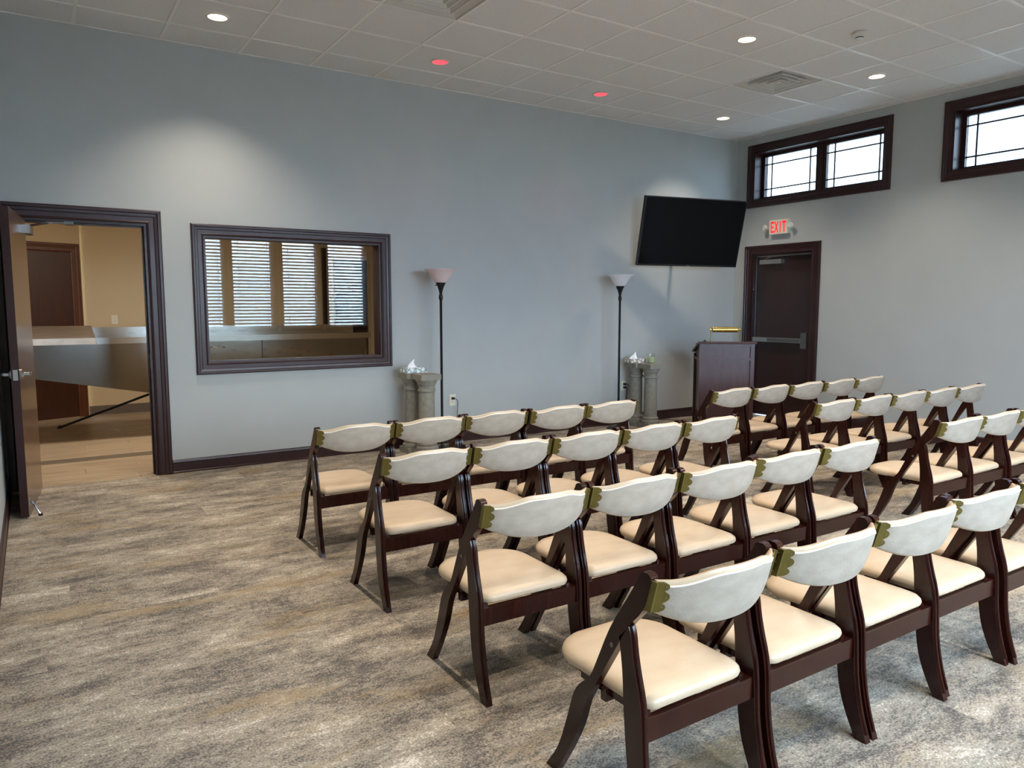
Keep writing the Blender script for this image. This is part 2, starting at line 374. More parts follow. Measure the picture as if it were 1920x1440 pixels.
# ------------------------------------------------------------------ doorway with open door (door_1)
d1 = empty('door_1', (0, 0, 0), kind='structure')
casing(d1, DOOR, back, door=True)
for (xa, xb, za, zb) in ((DOOR[0], DOOR[0]+.018, 0, DOOR[3]), (DOOR[1]-.018, DOOR[1], 0, DOOR[3]), (DOOR[0]+.018, DOOR[1]-.018, DOOR[3]-.018, DOOR[3])):
    abox('jamb', 'trim_wood', xa, xb, 0, WT, za, zb, d1)
for (xa, xb, za, zb) in ((DOOR[0]+.018, DOOR[0]+.03, 0, DOOR[3]-.018), (DOOR[1]-.03, DOOR[1]-.018, 0, DOOR[3]-.018), (DOOR[0]+.03, DOOR[1]-.03, DOOR[3]-.03, DOOR[3]-.018)):
    abox('door_stop', 'trim_wood', xa, xb, .055, .095, za, zb, d1)
abox('strike_plate', 'alu', DOOR[1]-.0195, DOOR[1]-.018, .012, .042, .90, 1.02, d1)
lr = empty('door_leaf_pivot', (-7.945, -.035, 0)); lr.parent = d1; lr.rotation_euler.z = math.radians(-95.5)
lr.name = 'door_leaf'
LW = .905
def lbox(name, m, *a, parent=None, bevel=0): return abox(name, m, *a, parent=parent or lr, bevel=bevel)
lbox('leaf_panel', 'leaf_wood', 0, LW, -.0005, .0445, .012, 2.06, bevel=.001)
lbox('leaf_edge', 'trim_wood', LW-.0005, LW+.0015, -.001, .045, .012, 2.06)
lbox('leaf_back', 'trim_wood', 0, LW, -.0025, -.0006, .012, 2.06)
# lever sets on both faces: face side is +y(local) -> toward the room (+x world)
for s in (1, -1):
    yf = .0445 if s > 0 else -.0025
    bm = bmesh.new()
    lathe(bm, [(.0, 0), (.033, 0), (.033, .008), (.022, .014), (.013, .02), (.013, .05), (0, .05)], 20)
    M = Matrix.Translation((LW-.065, yf, .965)) @ Matrix.Rotation(math.radians(-90*s), 4, 'X')
    bmesh.ops.transform(bm, matrix=M, verts=bm.verts)
    h = finish(bm, 'lever_rose', 'chrome', lr, smooth=True)
    bm = bmesh.new(); tube(bm, [(LW-.065, yf+s*.045, .965), (LW-.075, yf+s*.052, .965), (LW-.12, yf+s*.052, .965), (LW-.175, yf+s*.05, .963)], [.011, .0115, .010, .009], 10)
    hh = finish(bm, 'lever', 'chrome', h, smooth=True)
lbox('latch_plate', 'alu', LW+.0014, LW+.003, .009, .036, .93, 1.0)
# closer: body on the leaf and folding arm to the frame head
cb_ = lbox('closer_body', 'alu', .03, .25, .0445, .098, 1.945, 2.005, bevel=.005)
bm = bmesh.new(); tube(bm, [(.09, .075, 2.012), (.30, .22, 2.02), (.16, .34, 2.035)], .008, 6); finish(bm, 'closer_arm', 'chrome', cb_)
bm = bmesh.new(); box(bm, .12, .2, .31, .37, 2.024, 2.046); finish(bm, 'closer_shoe', 'alu_dark', cb_, bevel=.004)
# kick-down holder
bm = bmesh.new(); box(bm, LW-.06, LW-.025, .0445, .052, .075, .125); k = finish(bm, 'holder_plate', 'alu', lr, bevel=.002)
bm = bmesh.new(); tube(bm, [(LW-.042, .058, .105), (LW-.042, .075, .075), (LW-.042, .095, .03), (LW-.042, .105, .012)], [.008, .006, .006, .007], 8); finish(bm, 'holder_arm', 'chrome', k, smooth=True)
bm = bmesh.new(); lathe(bm, [(0, 0), (.014, 0), (.014, .012), (.01, .016), (0, .016)], 12, LW-.042, .106); finish(bm, 'holder_foot', 'black_metal', k)
for z in (.25, 1.02, 1.83):
    bm = bmesh.new(); lathe(bm, [(0, z-.05), (.008, z-.05), (.008, z+.05), (0, z+.05)], 10, -.006, -.006); finish(bm, 'hinge', 'alu_dark', lr)

# ------------------------------------------------------------------ viewing window (window_1)
w1 = empty('window_1', (0, 0, 0), kind='structure')
casing(w1, (VIEW[0], VIEW[1], VIEW[2], VIEW[3]), back, scale=.88)
for (xa, xb, za, zb) in ((VIEW[0], VIEW[0]+.016, VIEW[2], VIEW[3]), (VIEW[1]-.016, VIEW[1], VIEW[2], VIEW[3]), (VIEW[0]+.016, VIEW[1]-.016, VIEW[3]-.016, VIEW[3]), (VIEW[0]+.016, VIEW[1]-.016, VIEW[2], VIEW[2]+.016)):
    abox('jamb', 'trim_wood', xa, xb, 0, WT, za, zb, w1)
abox('pane', 'view_pane', VIEW[0]+.016, VIEW[1]-.016, .075, .081, VIEW[2]+.016, VIEW[3]-.016, w1)

# ------------------------------------------------------------------ clerestory windows
def clerestory(name, R_):
    a0, a1, b0, b1 = R_; w_ = empty(name, (0, 0, 0), kind='structure')
    casing(w_, R_, right, scale=.78)
    t = .018
    for (ya, yb, za, zb) in ((a0, a0+t, b0, b1), (a1-t, a1, b0, b1), (a0+t, a1-t, b1-t, b1), (a0+t, a1-t, b0, b0+t)):
        abox('jamb', 'trim_wood', 0, RT, ya, yb, za, zb, w_)
    mid = (a0+a1)/2
    abox('mullion', 'trim_wood', .13, .2, mid-.03, mid+.03, b0+t, b1-t, w_, bevel=.004)
    for s0, s1 in ((a0+t, mid-.03), (mid+.03, a1-t)):
        sash = empty('sash', (0, 0, 0)); sash.parent = w_; f = .04
        for (ya, yb, za, zb) in ((s0, s0+f, b0+t, b1-t), (s1-f, s1, b0+t, b1-t), (s0+f, s1-f, b1-t-f, b1-t), (s0+f, s1-f, b0+t, b0+t+f)):
            abox('sash_rail', 'trim_wood', .145, .19, ya, yb, za, zb, sash, bevel=.003)
        g0, g1, h0, h1 = s0+f, s1-f, b0+t+f, b1-t-f
        abox('pane', 'pane_tint', .166, .170, g0, g1, h0, h1, sash)
        for q in (g0+.095, g1-.095): abox('muntin', 'trim_wood', .163, .173, q-.008, q+.008, h0, h1, sash)
        for q in (h0+.095, h1-.095): abox('muntin', 'trim_wood', .162, .174, g0, g1, q-.008, q+.008, sash)
clerestory('window_2', CL1); clerestory('window_3', CL2); clerestory('window_8', CL3)  # last one is unseen, added to let in more daylight

# ------------------------------------------------------------------ windows behind the camera, with blinds
def front_window(idx, a, b):
    w_ = empty('window_%d' % idx, (0, 0, 0), kind='structure'); b0, b1 = SWZ
    fm = lambda x, z, h: (x, YS+h, z)
    casing(w_, (a, b, b0, b1), fm, scale=.55)
    for (xa, xb, za, zb) in ((a, a+.03, b0, b1), (b-.03, b, b0, b1), (a+.03, b-.03, b1-.03, b1), (a+.03, b-.03, b0, b0+.03)):
        abox('frame', 'trim_wood', xa, xb, YS-.2, YS-.06, za, zb, w_)
    abox('pane', 'pane', a+.03, b-.03, YS-.16, YS-.156, b0+.03, b1-.03, w_)
    bl = empty('window_blind', ((a+b)/2, YS, b0), label='white slatted blind %s' % ['on the window reflected leftmost in the viewing glass', 'reflected second from left in the viewing glass', 'reflected third from left in the viewing glass', 'reflected rightmost in the viewing glass', 'on an unseen window added behind the camera for daylight'][min(idx-4, 4)], cat='blind', group='blinds reflected in the viewing glass')
    hw = (b-a)/2-.004
    abox('headrail', 'slat', -hw, hw, -.055, .0, b1-b0-.07, b1-b0-.004, bl)
    bm = bmesh.new(); z = .04; M0 = Matrix.Rotation(math.radians(-32), 4, 'X')
    while z < b1-b0-.08:
        M = Matrix.Translation((0, -.028, z)) @ M0
        box(bm, -hw, hw, -.031, .031, -.0015, .0015, M); z += .0655
    s = finish(bm, 'slats', 'slat', bl); s['kind'] = 'stuff'
    abox('bottom_rail', 'slat', -hw, hw, -.05, -.006, .004, .026, bl)
    for q in (-hw+.12, hw-.12): abox('ladder_cord', 'slat', q-.004, q+.004, .0045, .006, .02, b1-b0-.07, bl)
for i, (a, b) in enumerate(SW): front_window(9 if i == 0 else 3+i, a, b)  # window_9 is the added unseen window
def portal(name, loc, rot, sx, sy):
    L = D.lights.new(name, 'AREA'); L.shape = 'RECTANGLE'; L.size = sx; L.size_y = sy; L.cycles.is_portal = True
    o = D.objects.new(name, L); COL.objects.link(o); o.location = loc; o.rotation_euler = rot
for a, b in SW: portal('daylight_portal', ((a+b)/2, YS-.21, sum(SWZ)/2), (math.radians(90), 0, 0), b-a, SWZ[1]-SWZ[0])
for R_ in (CL1, CL2, CL3): portal('daylight_portal', (RT+.01, (R_[0]+R_[1])/2, (R_[2]+R_[3])/2), (0, math.radians(90), 0), R_[3]-R_[2], R_[1]-R_[0])

# ------------------------------------------------------------------ exit door (door_2)
d2 = empty('door_2', (0, 0, 0), kind='structure')
casing(d2, EXIT, right, door=True)
a0, a1, _, bt = EXIT
for (ya, yb, za, zb) in ((a0, a0+.02, 0, bt), (a1-.02, a1, 0, bt), (a0+.02, a1-.02, bt-.02, bt)): abox('jamb', 'trim_wood', 0, .16, ya, yb, za, zb, d2)
lf = abox('door_leaf', 'door_wood', .06, .105, a0+.022, a1-.022, .01, bt-.022, d2)
tp = abox('weather_strip', 'alu', .055, .06, a0+.02, a1-.02, bt-.034, bt-.02, d2)
bm = bmesh.new(); box(bm, .03, .055, a1-.048, a1-.026, 1.0, bt-.05); finish(bm, 'vertical_rod', 'chrome', lf, bevel=.005)
bm = bmesh.new(); box(bm, .005, .055, -1.06, a1-.03, .962, 1.018); finish(bm, 'panic_bar_rail', 'alu', lf, bevel=.006)
bm = bmesh.new(); box(bm, -.004, .006, -1.03, -.56, .968, 1.012); finish(bm, 'push_bar', 'alu_dark', lf, bevel=.003)
bm = bmesh.new(); box(bm, -.02, .055, -1.145, -1.065, .90, 1.09); finish(bm, 'latch_case', 'alu_dark', lf, bevel=.012)
cb2 = bmesh.new(); box(cb2, -.002, .06, -.735, -.405, 1.95, 2.005); cbo = finish(cb2, 'closer_body', 'alu', lf, bevel=.006)
bm = bmesh.new(); tube(bm, [(.03, -.46, 2.012), (-.05, -.62, 2.03), (.01, -.80, 2.046)], .008, 6); finish(bm, 'closer_arm', 'alu_dark', cbo)

# ------------------------------------------------------------------ exit sign
ex = empty('exit_sign', (0, -.715, 2.395), label='lit red and white exit sign with two lamp heads above the far door', cat='exit sign')
bm = bmesh.new(); box(bm, -.055, 0, -.135, .135, -.088, .088); finish(bm, 'housing', 'exit_white', ex, bevel=.012)
def letters(par):
    # drawn in (u, v): u to the viewer's right = -y, seen from -x
    defs = {'E': [(0, .2, 0, 1), (.2, 1, 0, .17), (.2, .85, .42, .58), (.2, 1, .83, 1)], 'I': [(.38, .62, 0, 1)], 'T': [(.38, .62, 0, .83), (0, 1, .83, 1)]}
    hgt, x = .135, -.108
    for ch, wd in (('E', .048), ('X', .056), ('I', .05), ('T', .056)):
        bm = bmesh.new()
        if ch == 'X':
            for s in (0, 1):
                q = [(0, 0), (.24, 0), (1, 1), (.76, 1)] if s == 0 else [(.76, 0), (1, 0), (.24, 1), (0, 1)]
                prism(bm, q, lambda p: (-.055, -(x+p[0]*wd), -.0675+p[1]*hgt), lambda p, s=s: (-.0575-.0002*s, -(x+p[0]*wd), -.0675+p[1]*hgt))
        else:
            for k, (ua, ub, va, vb) in enumerate(defs[ch]):
                box(bm, -.0575-.0001*k, -.055, -(x+ub*wd), -(x+ua*wd), -.0675+va*hgt, -.0675+vb*hgt)
        finish(bm, 'letter', 'exit_red', ex); x += wd+.004
letters(ex)
for s in (1, -1):
    bm = bmesh.new(); tube(bm, [(-.03, s*.13, -.005), (-.04, s*.155, 0)], .009, 8); ar = finish(bm, 'lamp_arm', 'exit_white', ex)
    bm = bmesh.new(); lathe(bm, [(0, 0), (.018, .004), (.03, .02), (.033, .05), (.03, .052), (0, .05)], 18)
    bmesh.ops.transform(bm, matrix=Matrix.Translation((-.035, s*.178, -.004)) @ Matrix.Rotation(math.radians(-80), 4, 'Y') @ Matrix.Rotation(math.radians(-18*s), 4, 'X'), verts=bm.verts)
    lh = finish(bm, 'lamp_head', 'exit_white', ex, smooth=True)
    bm = bmesh.new(); lathe(bm, [(0, .0522), (.026, .0522), (.026, .055), (0, .056)], 18)
    bmesh.ops.transform(bm, matrix=Matrix.Translation((-.035, s*.178, -.004)) @ Matrix.Rotation(math.radians(-80), 4, 'Y') @ Matrix.Rotation(math.radians(-18*s), 4, 'X'), verts=bm.verts)
    finish(bm, 'lamp_lens', 'lens_clear', lh)

# ------------------------------------------------------------------ television
tvw, tvh = 1.4, .805
tv = empty('television', (-1.184, -.376, 2.289), label='large black flat television tilted down in the far corner', cat='television')
ty, tt = math.radians(-102.333), math.radians(-13.55)
nn = Vector((math.cos(ty)*math.cos(tt), math.sin(ty)*math.cos(tt), math.sin(tt))); rr = Vector((-math.sin(ty), math.cos(ty), 0)); uu = nn.cross(rr)
tv.matrix_world = Matrix(((rr.x, uu.x, nn.x, -1.184), (rr.y, uu.y, nn.y, -.376), (rr.z, uu.z, nn.z, 2.289), (0, 0, 0, 1)))
bm = bmesh.new(); box(bm, -tvw/2, tvw/2, -tvh/2, tvh/2, -.05, 0); finish(bm, 'bezel', 'black_plastic', tv, bevel=.004)
bm = bmesh.new(); box(bm, -tvw/2+.012, tvw/2-.012, -tvh/2+.022, tvh/2-.012, -.002, .0012); finish(bm, 'screen', 'tv_screen', tv)
bm = bmesh.new(); box(bm, -.025, .025, -tvh/2+.004, -tvh/2+.013, -.002, .002); finish(bm, 'logo_strip', 'alu_dark', tv)
bm = bmesh.new(); box(bm, -.25, .25, -.16, .16, -.075, -.05); finish(bm, 'wall_mount', 'black_metal', tv)
iv = tv.matrix_world.inverted(); pe = [iv @ Vector(q) for q in ((-1.12, -.03, 2.33), (-1.12, .0, 2.33))]
bm = bmesh.new(); tube(bm, [(0, 0, -.07), pe[0]], .02, 8); ma = finish(bm, 'mount_arm', 'black_metal', tv)
bm = bmesh.new(); box(bm, -1.17, -1.07, -.03, 0, 2.3, 2.46); bmesh.ops.transform(bm, matrix=iv, verts=bm.verts); finish(bm, 'wall_plate', 'black_metal', tv)

# ------------------------------------------------------------------ outlets
def outlet(x, z, label, y=0, sgn=-1, cord=None):
    r = empty('wall_outlet', (x, y, z), label=label, cat='outlet')
    bm = bmesh.new(); box(bm, -.036, .036, sgn*.006, 0, -.058, .058) if sgn < 0 else box(bm, -.036, .036, 0, sgn*.006, -.058, .058)
    pl = finish(bm, 'cover_plate', 'outlet_ivory', r, bevel=.002)
    for dz in (.02, -.02):
        bm = bmesh.new(); box(bm, -.017, .017, sgn*.008 if sgn < 0 else .006, sgn*.006 if sgn < 0 else .008, dz-.014, dz+.014); rc = finish(bm, 'receptacle', 'outlet_ivory', r, bevel=.001)
        for dx in (-.006, .006): abox('slot', 'black_plastic', dx-.0012, dx+.0012, -.0084, -.0079, dz-.004, dz+.006, rc)
    return r
outlet(-4.262, .446, 'ivory wall outlet right of the first floor lamp with one cord')
outlet(-1.915, .461, 'ivory wall outlet beside the far floor lamp with two plugs')
def cord(pts, label, r=.0035):
    c = empty('power_cord', pts[0], label=label, cat='cord')
    base = Vector(pts[0]); P = catmull([tuple(Vector(p)-base) for p in pts], 6)
    bm = bmesh.new(); tube(bm, P, r, 6); finish(bm, 'cable', 'black_plastic', c, smooth=True)
    bm = bmesh.new(); box(bm, -.013, .013, -.028, .0, -.012, .012); finish(bm, 'plug', 'black_plastic', c, bevel=.003)
cord([(-4.262, -.008, .466), (-4.245, -.04, .462), (-4.225, -.05, .43), (-4.23, -.05, .33), (-4.245, -.06, .2), (-4.25, -.07, .05), (-4.4, -.14, .004), (-4.5, -.2, .004)], 'black lamp cord plugged in at the first floor lamp')
cord([(-1.915, -.008, .481), (-1.88, -.045, .476), (-1.84, -.05, .40), (-1.82, -.05, .25), (-1.83, -.06, .05), (-1.95, -.12, .004), (-2.1, -.2, .004)], 'black cord in the upper socket by the far floor lamp')
cord([(-1.915, -.008, .441), (-1.89, -.04, .436), (-1.885, -.03, .38), (-1.895, -.03, .2), (-1.88, -.03, .03), (-1.7, -.02, .005), (-1.4, -.03, .005), (-1.25, -.12, .005), (-1.2, -.6, .005)], 'black cord in the lower socket running towards the lectern')

# ------------------------------------------------------------------ floor lamps
def floor_lamp(x, y, top, label, sm):
    L = empty('floor_lamp', (x, y, 0), label=label, cat='floor lamp')
    bm = bmesh.new(); lathe(bm, [(0, 0), (.13, 0), (.132, .01), (.12, .018), (.05, .026), (.02, .04), (.012, .06), (0, .06)], 28); finish(bm, 'base', 'black_metal', L, smooth=True)
    bm = bmesh.new(); lathe(bm, [(0, .05), (.0125, .05), (.0125, top-.30), (.015, top-.295), (.021, top-.27), (.018, top-.245), (.012, top-.235), (0, top-.235)], 16); finish(bm, 'pole', 'black_metal', L, smooth=True)
    bm = bmesh.new(); lathe(bm, [(0, top-.24), (.012, top-.24), (.02, top-.2), (.034, top-.16), (.048, top-.135), (.048, top-.128), (0, top-.13)], 20); c = finish(bm, 'socket_cup', 'black_metal', L, smooth=True)
    bm = bmesh.new(); tube(bm, [(-.03, -.01, top-.155), (-.066, -.02, top-.155)], .005, 8); finish(bm, 'switch_knob', 'black_metal', c)
    bm = bmesh.new()
    lathe(bm, [(.04, top-.13), (.058, top-.118), (.085, top-.08), (.115, top-.03), (.152, top-.008), (.157, top), (.151, top+.001), (.112, top-.022), (.08, top-.074), (.052, top-.112), (.036, top-.124)], 36, cap=False)
    finish(bm, 'lamp_shade', sm, L, smooth=True)
floor_lamp(-4.538, -.30, 1.772, 'black torchiere floor lamp with pinkish shade beside the viewing window', 'shade_glass_pink')
floor_lamp(-2.242, -.29, 1.772, 'black torchiere floor lamp with white shade left of the television', 'shade_glass')

# ------------------------------------------------------------------ stone pedestal columns
def pedestal(x, y, h, label, group, w_=.208):
    p = empty('pedestal_column', (x, y, 0), label=label, cat='pedestal', group=group)
    r = w_*.375; s = w_/2
    bm = bmesh.new(); box(bm, -s, s, -s, s, 0, .05); finish(bm, 'plinth', 'stone', p, bevel=.003)
    bm = bmesh.new()
    lathe(bm, [(0, .05), (r*1.36, .05), (r*1.4, .065), (r*1.34, .082), (r*1.18, .09), (r*1.15, .098), (r*1.22, .106), (r*1.2, .118), (r*1.05, .126), (r*1.02, .14), (r*.95, h-.20), (r*.95, h-.168), (r*1.09, h-.163), (r*1.12, h-.153), (r*1.08, h-.144), (r*.96, h-.138), (r*.98, h-.115), (r*1.10, h-.098), (r*1.16, h-.095), (r*1.15, h-.088), (r*1.22, h-.08), (r*1.20, h-.076), (r*1.32, h-.062), (r*1.33, h-.05), (0, h-.05)], 32)
    finish(bm, 'shaft', 'stone', p, smooth=True)
    bm = bmesh.new(); box(bm, -s, s, -s, s, h-.052, h); finish(bm, 'capital', 'stone', p, bevel=.003)
pedestal(-4.775, -.445, .776, 'grey stone pedestal in front, beside the first floor lamp', 'stone pedestals')
pedestal(-4.815, -.222, .776, 'grey stone pedestal behind, under the tissue box near the viewing window', 'stone pedestals')
pedestal(-1.838, -.39, .748, 'grey stone pedestal in front, carrying the glass candle', 'stone pedestals')
pedestal(-1.865, -.168, .748, 'grey stone pedestal behind, under the tissue box near the far lamp', 'stone pedestals')
def tissue_box(x, y, z, rz, label, m, seed, curl):
    t = empty('tissue_box', (x, y, z), rz, label=label, cat='tissue box', group='tissue boxes on pedestals')
    bm = bmesh.new(); box(bm, -.115, .115, -.06, .06, 0, .05); finish(bm, 'carton', m, t, bevel=.0015)
    rnd = random.Random(seed); bm = bmesh.new(); n = 14; rings = []
    for k in range(7):
        f = k/6; z_ = .049+.075*f; rx = .055*(1-f)**1.4+.004; ry = .02*(1-f)+.003
        rings.append([bm.verts.new((curl*(.02-.035*f*f)+(rx*(1+.25*math.sin(3*a+k+seed)))*math.cos(a), ry*(1+.35*math.sin(4*a+k*.7))*math.sin(a)+.012*f, z_+.004*math.sin(5*a))) for a in [2*math.pi*i/n for i in range(n)]])
    for a, b in zip(rings, rings[1:]):
        for i in range(n): bm.faces.new((a[i], a[(i+1) % n], b[(i+1) % n], b[i]))
    bm.faces.new(rings[-1]); finish(bm, 'tissue', 'tissue_white', t, smooth=True)
tissue_box(-4.81, -.235, .776, math.radians(8), 'patterned tissue box on the pedestals beside the viewing window', 'box_print_a', 2, -1)
tissue_box(-1.89, -.175, .748, math.radians(-4), 'patterned tissue box next to the candle on the far pedestals', 'box_print_b', 5, -1)
c = empty('jar_candle', (-1.79, -.335, .748), label='green candle in a clear glass on the far pedestal', cat='candle')
bm = bmesh.new(); lathe(bm, [(0, 0), (.042, 0), (.044, .004), (.052, .112), (.0495, .112), (.042, .008), (0, .008)], 28); finish(bm, 'glass', 'pane', c, smooth=True)
bm = bmesh.new(); lathe(bm, [(0, .009), (.0405, .009), (.0455, .072), (.02, .068), (0, .067)], 24); finish(bm, 'wax', 'wax', c, smooth=True)
bm = bmesh.new(); tube(bm, [(0, 0, .066), (.001, 0, .082)], .0015, 6); finish(bm, 'wick', 'black_plastic', c)

# ------------------------------------------------------------------ lectern
PX, PY, PH = -1.44, -1.17, 1.02
hd = math.radians(-127.8)
lec = empty('lectern', (PX, PY, 0), hd+math.pi/2, label='dark wood lectern with panelled front beside the exit door', cat='lectern')
# local: front faces -y, width along x
LWd, LDp = .60, .42
bm = bmesh.new(); box(bm, -LWd/2+.02, LWd/2-.02, .018, LDp-.02, .03, PH-.03); finish(bm, 'carcass', 'lectern_wood', lec)
for s in (-1, 1):
    abox('corner_stile', 'lectern_wood', s*(LWd/2-.022)-.022, s*(LWd/2-.022)+.022, 0, .044, .03, PH-.022, lec, bevel=.003)
    abox('rear_stile', 'lectern_wood', s*(LWd/2-.022)-.022, s*(LWd/2-.022)+.022, LDp-.05, LDp-.006, .03, PH-.14, lec, bevel=.003)
    abox('side_rail', 'lectern_wood', s*(LWd/2-.015)-.008, s*(LWd/2-.015)+.008, .044, LDp-.05, PH-.21, PH-.18, lec, bevel=.003)
for za, zb in ((PH-.205, PH-.175), (.03, .12), (PH-.05, PH-.022)):
    abox('front_rail', 'lectern_wood', -LWd/2+.044, LWd/2-.044, .002, .024, za, zb, lec, bevel=.003)
abox('base', 'lectern_wood', -LWd/2-.005, LWd/2+.005, -.006, LDp, 0, .035, lec, bevel=.004)
bm = bmesh.new()
Mt = Matrix.Translation((0, 0, PH-.022)) @ Matrix.Rotation(math.radians(-15), 4, 'X')
box(bm, -LWd/2-.018, LWd/2+.018, -.02, LDp+.01, 0, .024, Mt); top = finish(bm, 'reading_top', 'lectern_wood', lec, bevel=.005)
ll = empty('lectern_lamp', (PX, PY, 0), hd+math.pi/2, label='brass reading lamp with tube shade on top of the lectern', cat='lamp')
for s in (-1, 1):
    bm = bmesh.new(); tube(bm, [(s*.155-.02, .05, PH-.008), (s*.155-.02, .05, PH+.135)], .005, 8); finish(bm, 'post', 'brass', ll, smooth=True)
    bm = bmesh.new(); lathe(bm, [(0, -.012), (.008, -.012), (.011, 0), (.008, .012), (0, .012)], 12)
    bmesh.ops.transform(bm, matrix=Matrix.Translation((s*.16-.02, .05, PH+.137)) @ Matrix.Rotation(math.radians(90), 4, 'Y'), verts=bm.verts); finish(bm, 'knob', 'brass', ll, smooth=True)
bm = bmesh.new(); lathe(bm, [(0, -.14), (.026, -.14), (.03, -.135), (.03, .135), (.026, .14), (0, .14)], 24)
bmesh.ops.transform(bm, matrix=Matrix.Translation((-.02, .05, PH+.137)) @ Matrix.Rotation(math.radians(90), 4, 'Y'), verts=bm.verts); finish(bm, 'tube_shade', 'brass', ll, smooth=True)
mc = empty('microphone_clip', (PX, PY, 0), hd+math.pi/2, label='small black clip lying on the left top edge of the lectern', cat='clip')
bm = bmesh.new(); lathe(bm, [(0, PH-.01), (.022, PH-.01), (.022, PH+.008), (.008, PH+.014), (.008, PH+.022), (0, PH+.024)], 16, -.235, .06); finish(bm, 'clip_body', 'black_plastic', mc, smooth=True)

# ------------------------------------------------------------------ ceiling fixtures
def can(x, y, label, lens='can_lens', power=CAN_POWER, color=(1.0, .87, .72)):
    f = empty('recessed_light', (x, y, H), label=label, cat='ceiling light', group='recessed ceiling lights')
    bm = bmesh.new(); lathe(bm, [(.083, .003), (.083, -.004), (.078, -.006), (.070, -.005), (.066, .002)], 36, cap=False); finish(bm, 'trim_ring', 'white_metal', f, smooth=True)
    bm = bmesh.new(); lathe(bm, [(0, -.002), (.0685, -.001), (.0685, .003), (0, .003)], 36); finish(bm, 'lens', lens, f)
    L = D.lights.new('can_lamp', 'SPOT'); L.energy = power; L.color = color; L.spot_size = math.radians(112); L.spot_blend = .85; L.shadow_soft_size = .045
    o = D.objects.new('can_lamp', L); COL.objects.link(o); o.parent = f; o.location = (0, 0, -.01)
CX = [-6.61, -4.745, -2.915, -1.11]
can(CX[0], -.75, 'lit recessed ceiling light above the doorway and viewing window')
can(CX[1], -.735, 'red glowing recessed ceiling light nearer the doorway', 'can_lens_red', 5, (1, .25, .28))
can(CX[2], -.725, 'red glowing recessed ceiling light nearer the television', 'can_lens_red', 5, (1, .25, .28))
can(CX[3], -.727, 'lit recessed ceiling light in the far corner over the television')
can(CX[2], -2.567, 'lit recessed ceiling light left of the square ceiling vent')
can(CX[3], -2.576, 'lit recessed ceiling light right of the ceiling vent near the windows')
CN = ['nearest the left wall', 'second from the left wall', 'third from the left wall', 'nearest the right wall']
for i, x in enumerate(CX[:2]): can(x, -2.57, 'recessed ceiling light above the front chairs, out of view, '+CN[i])
for i, x in enumerate(CX):
    for y, rw in ((-4.40, 'above the third row'), (-6.23, 'behind the last row')): can(x, y, 'recessed ceiling light %s, out of view, %s' % (rw, CN[i]))

def diffuser(i, j, label):
    x0, x1, y1, y0 = XS[i], XS[i+1], YL[j], YL[j+1]; cx, cy, s = (x0+x1)/2, (y0+y1)/2, (x1-x0)/2-.006
    v = empty('ceiling_vent', (cx, cy, H), label=label, cat='ceiling vent', group='square ceiling vents')
    def ring(bm, s0, z0, s1, z1, t=.003):
        A = [[bm.verts.new((sx*s_, sy*s_, z_)) for sx, sy in ((-1, -1), (1, -1), (1, 1), (-1, 1))] for s_, z_ in ((s0, z0), (s1, z1), (s1-.001, z1+t), (s0-.004, z0+t))]
        for a, b in zip(A, A[1:]+A[:1]):
            for k in range(4): bm.faces.new((a[k], a[(k+1) % 4], b[(k+1) % 4], b[k]))
    bm = bmesh.new(); ring(bm, s, -.001, s*.82, .025); ring(bm, s, -.0015, s*.96, -.003); finish(bm, 'outer_frame', 'white_metal', v)
    for q0, q1 in ((.68, .54), (.46, .34), (.26, .14)):
        bm = bmesh.new(); ring(bm, s*q0, -.003, s*q1, .045); ring(bm, s*q0+.004, -.0035, s*q0-.007, -.0045); finish(bm, 'cone', 'white_metal', v)
    bm = bmesh.new(); box(bm, -s*.09, s*.09, -s*.09, s*.09, .0, .004); finish(bm, 'centre_plate', 'white_metal', v)
    bm = bmesh.new(); box(bm, -s*.8, s*.8, -s*.8, s*.8, .075, .08); finish(bm, 'duct', 'duct_dark', v)
diffuser(V1[0], V1[1], 'square louvred ceiling vent near the high windows')
diffuser(XS.index(-X0+(VC2-12)*T), V1[1], 'square louvred ceiling vent cut by the top of the picture')
sd = empty('smoke_detector', (-2.279, -3.142, H), label='small white smoke detector on the ceiling', cat='smoke detector')
bm = bmesh.new(); lathe(bm, [(0, 0), (.055, 0), (.055, -.012), (.045, -.02), (.03, -.024), (.028, -.045), (.018, -.055), (0, -.055)], 28); finish(bm, 'body', 'white_metal', sd, smooth=True)
bm = bmesh.new(); lathe(bm, [(.0285, -.03), (.0295, -.034), (.0285, -.04)], 28, cap=False); finish(bm, 'vent_band', 'duct_dark', sd)

# ------------------------------------------------------------------ prep room beyond the back wall
PYF = 4.33
def kind(o): o['kind'] = 'structure'; return o
kind(abox('ceiling_prep', 'ceil_tile', -9.6, -2.9, WT, PYF+.2, 2.75, 2.85))
pf = kind(abox('floor_prep', 'subfloor', -9.6, -2.9, 0, PYF+.2, -.3, -.008))
y = 0.0; row = 0
while y < PYF-1e-6:
    x = -9.6+((row*.41) % 1.2)-1.2
    while x < -2.95:
        xa, xb = max(x, -9.6 if y > WT else DOOR[0]+.018), min(x+1.2, -2.95 if y > .15 else DOOR[1]-.018)
        strip = abs(y-1.0) < .01  # this one row of planks is drawn in a darker tone
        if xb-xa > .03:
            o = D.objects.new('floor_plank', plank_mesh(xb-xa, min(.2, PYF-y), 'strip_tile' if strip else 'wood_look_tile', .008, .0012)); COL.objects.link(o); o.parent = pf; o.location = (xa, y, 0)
        x += 1.2
    y += .2; row += 1
CRN = -7.325
kind(abox('wall_prep_far', 'beige_paint', CRN, -2.9, PYF, PYF+.1, 0, 2.75))
ang = math.radians(22)
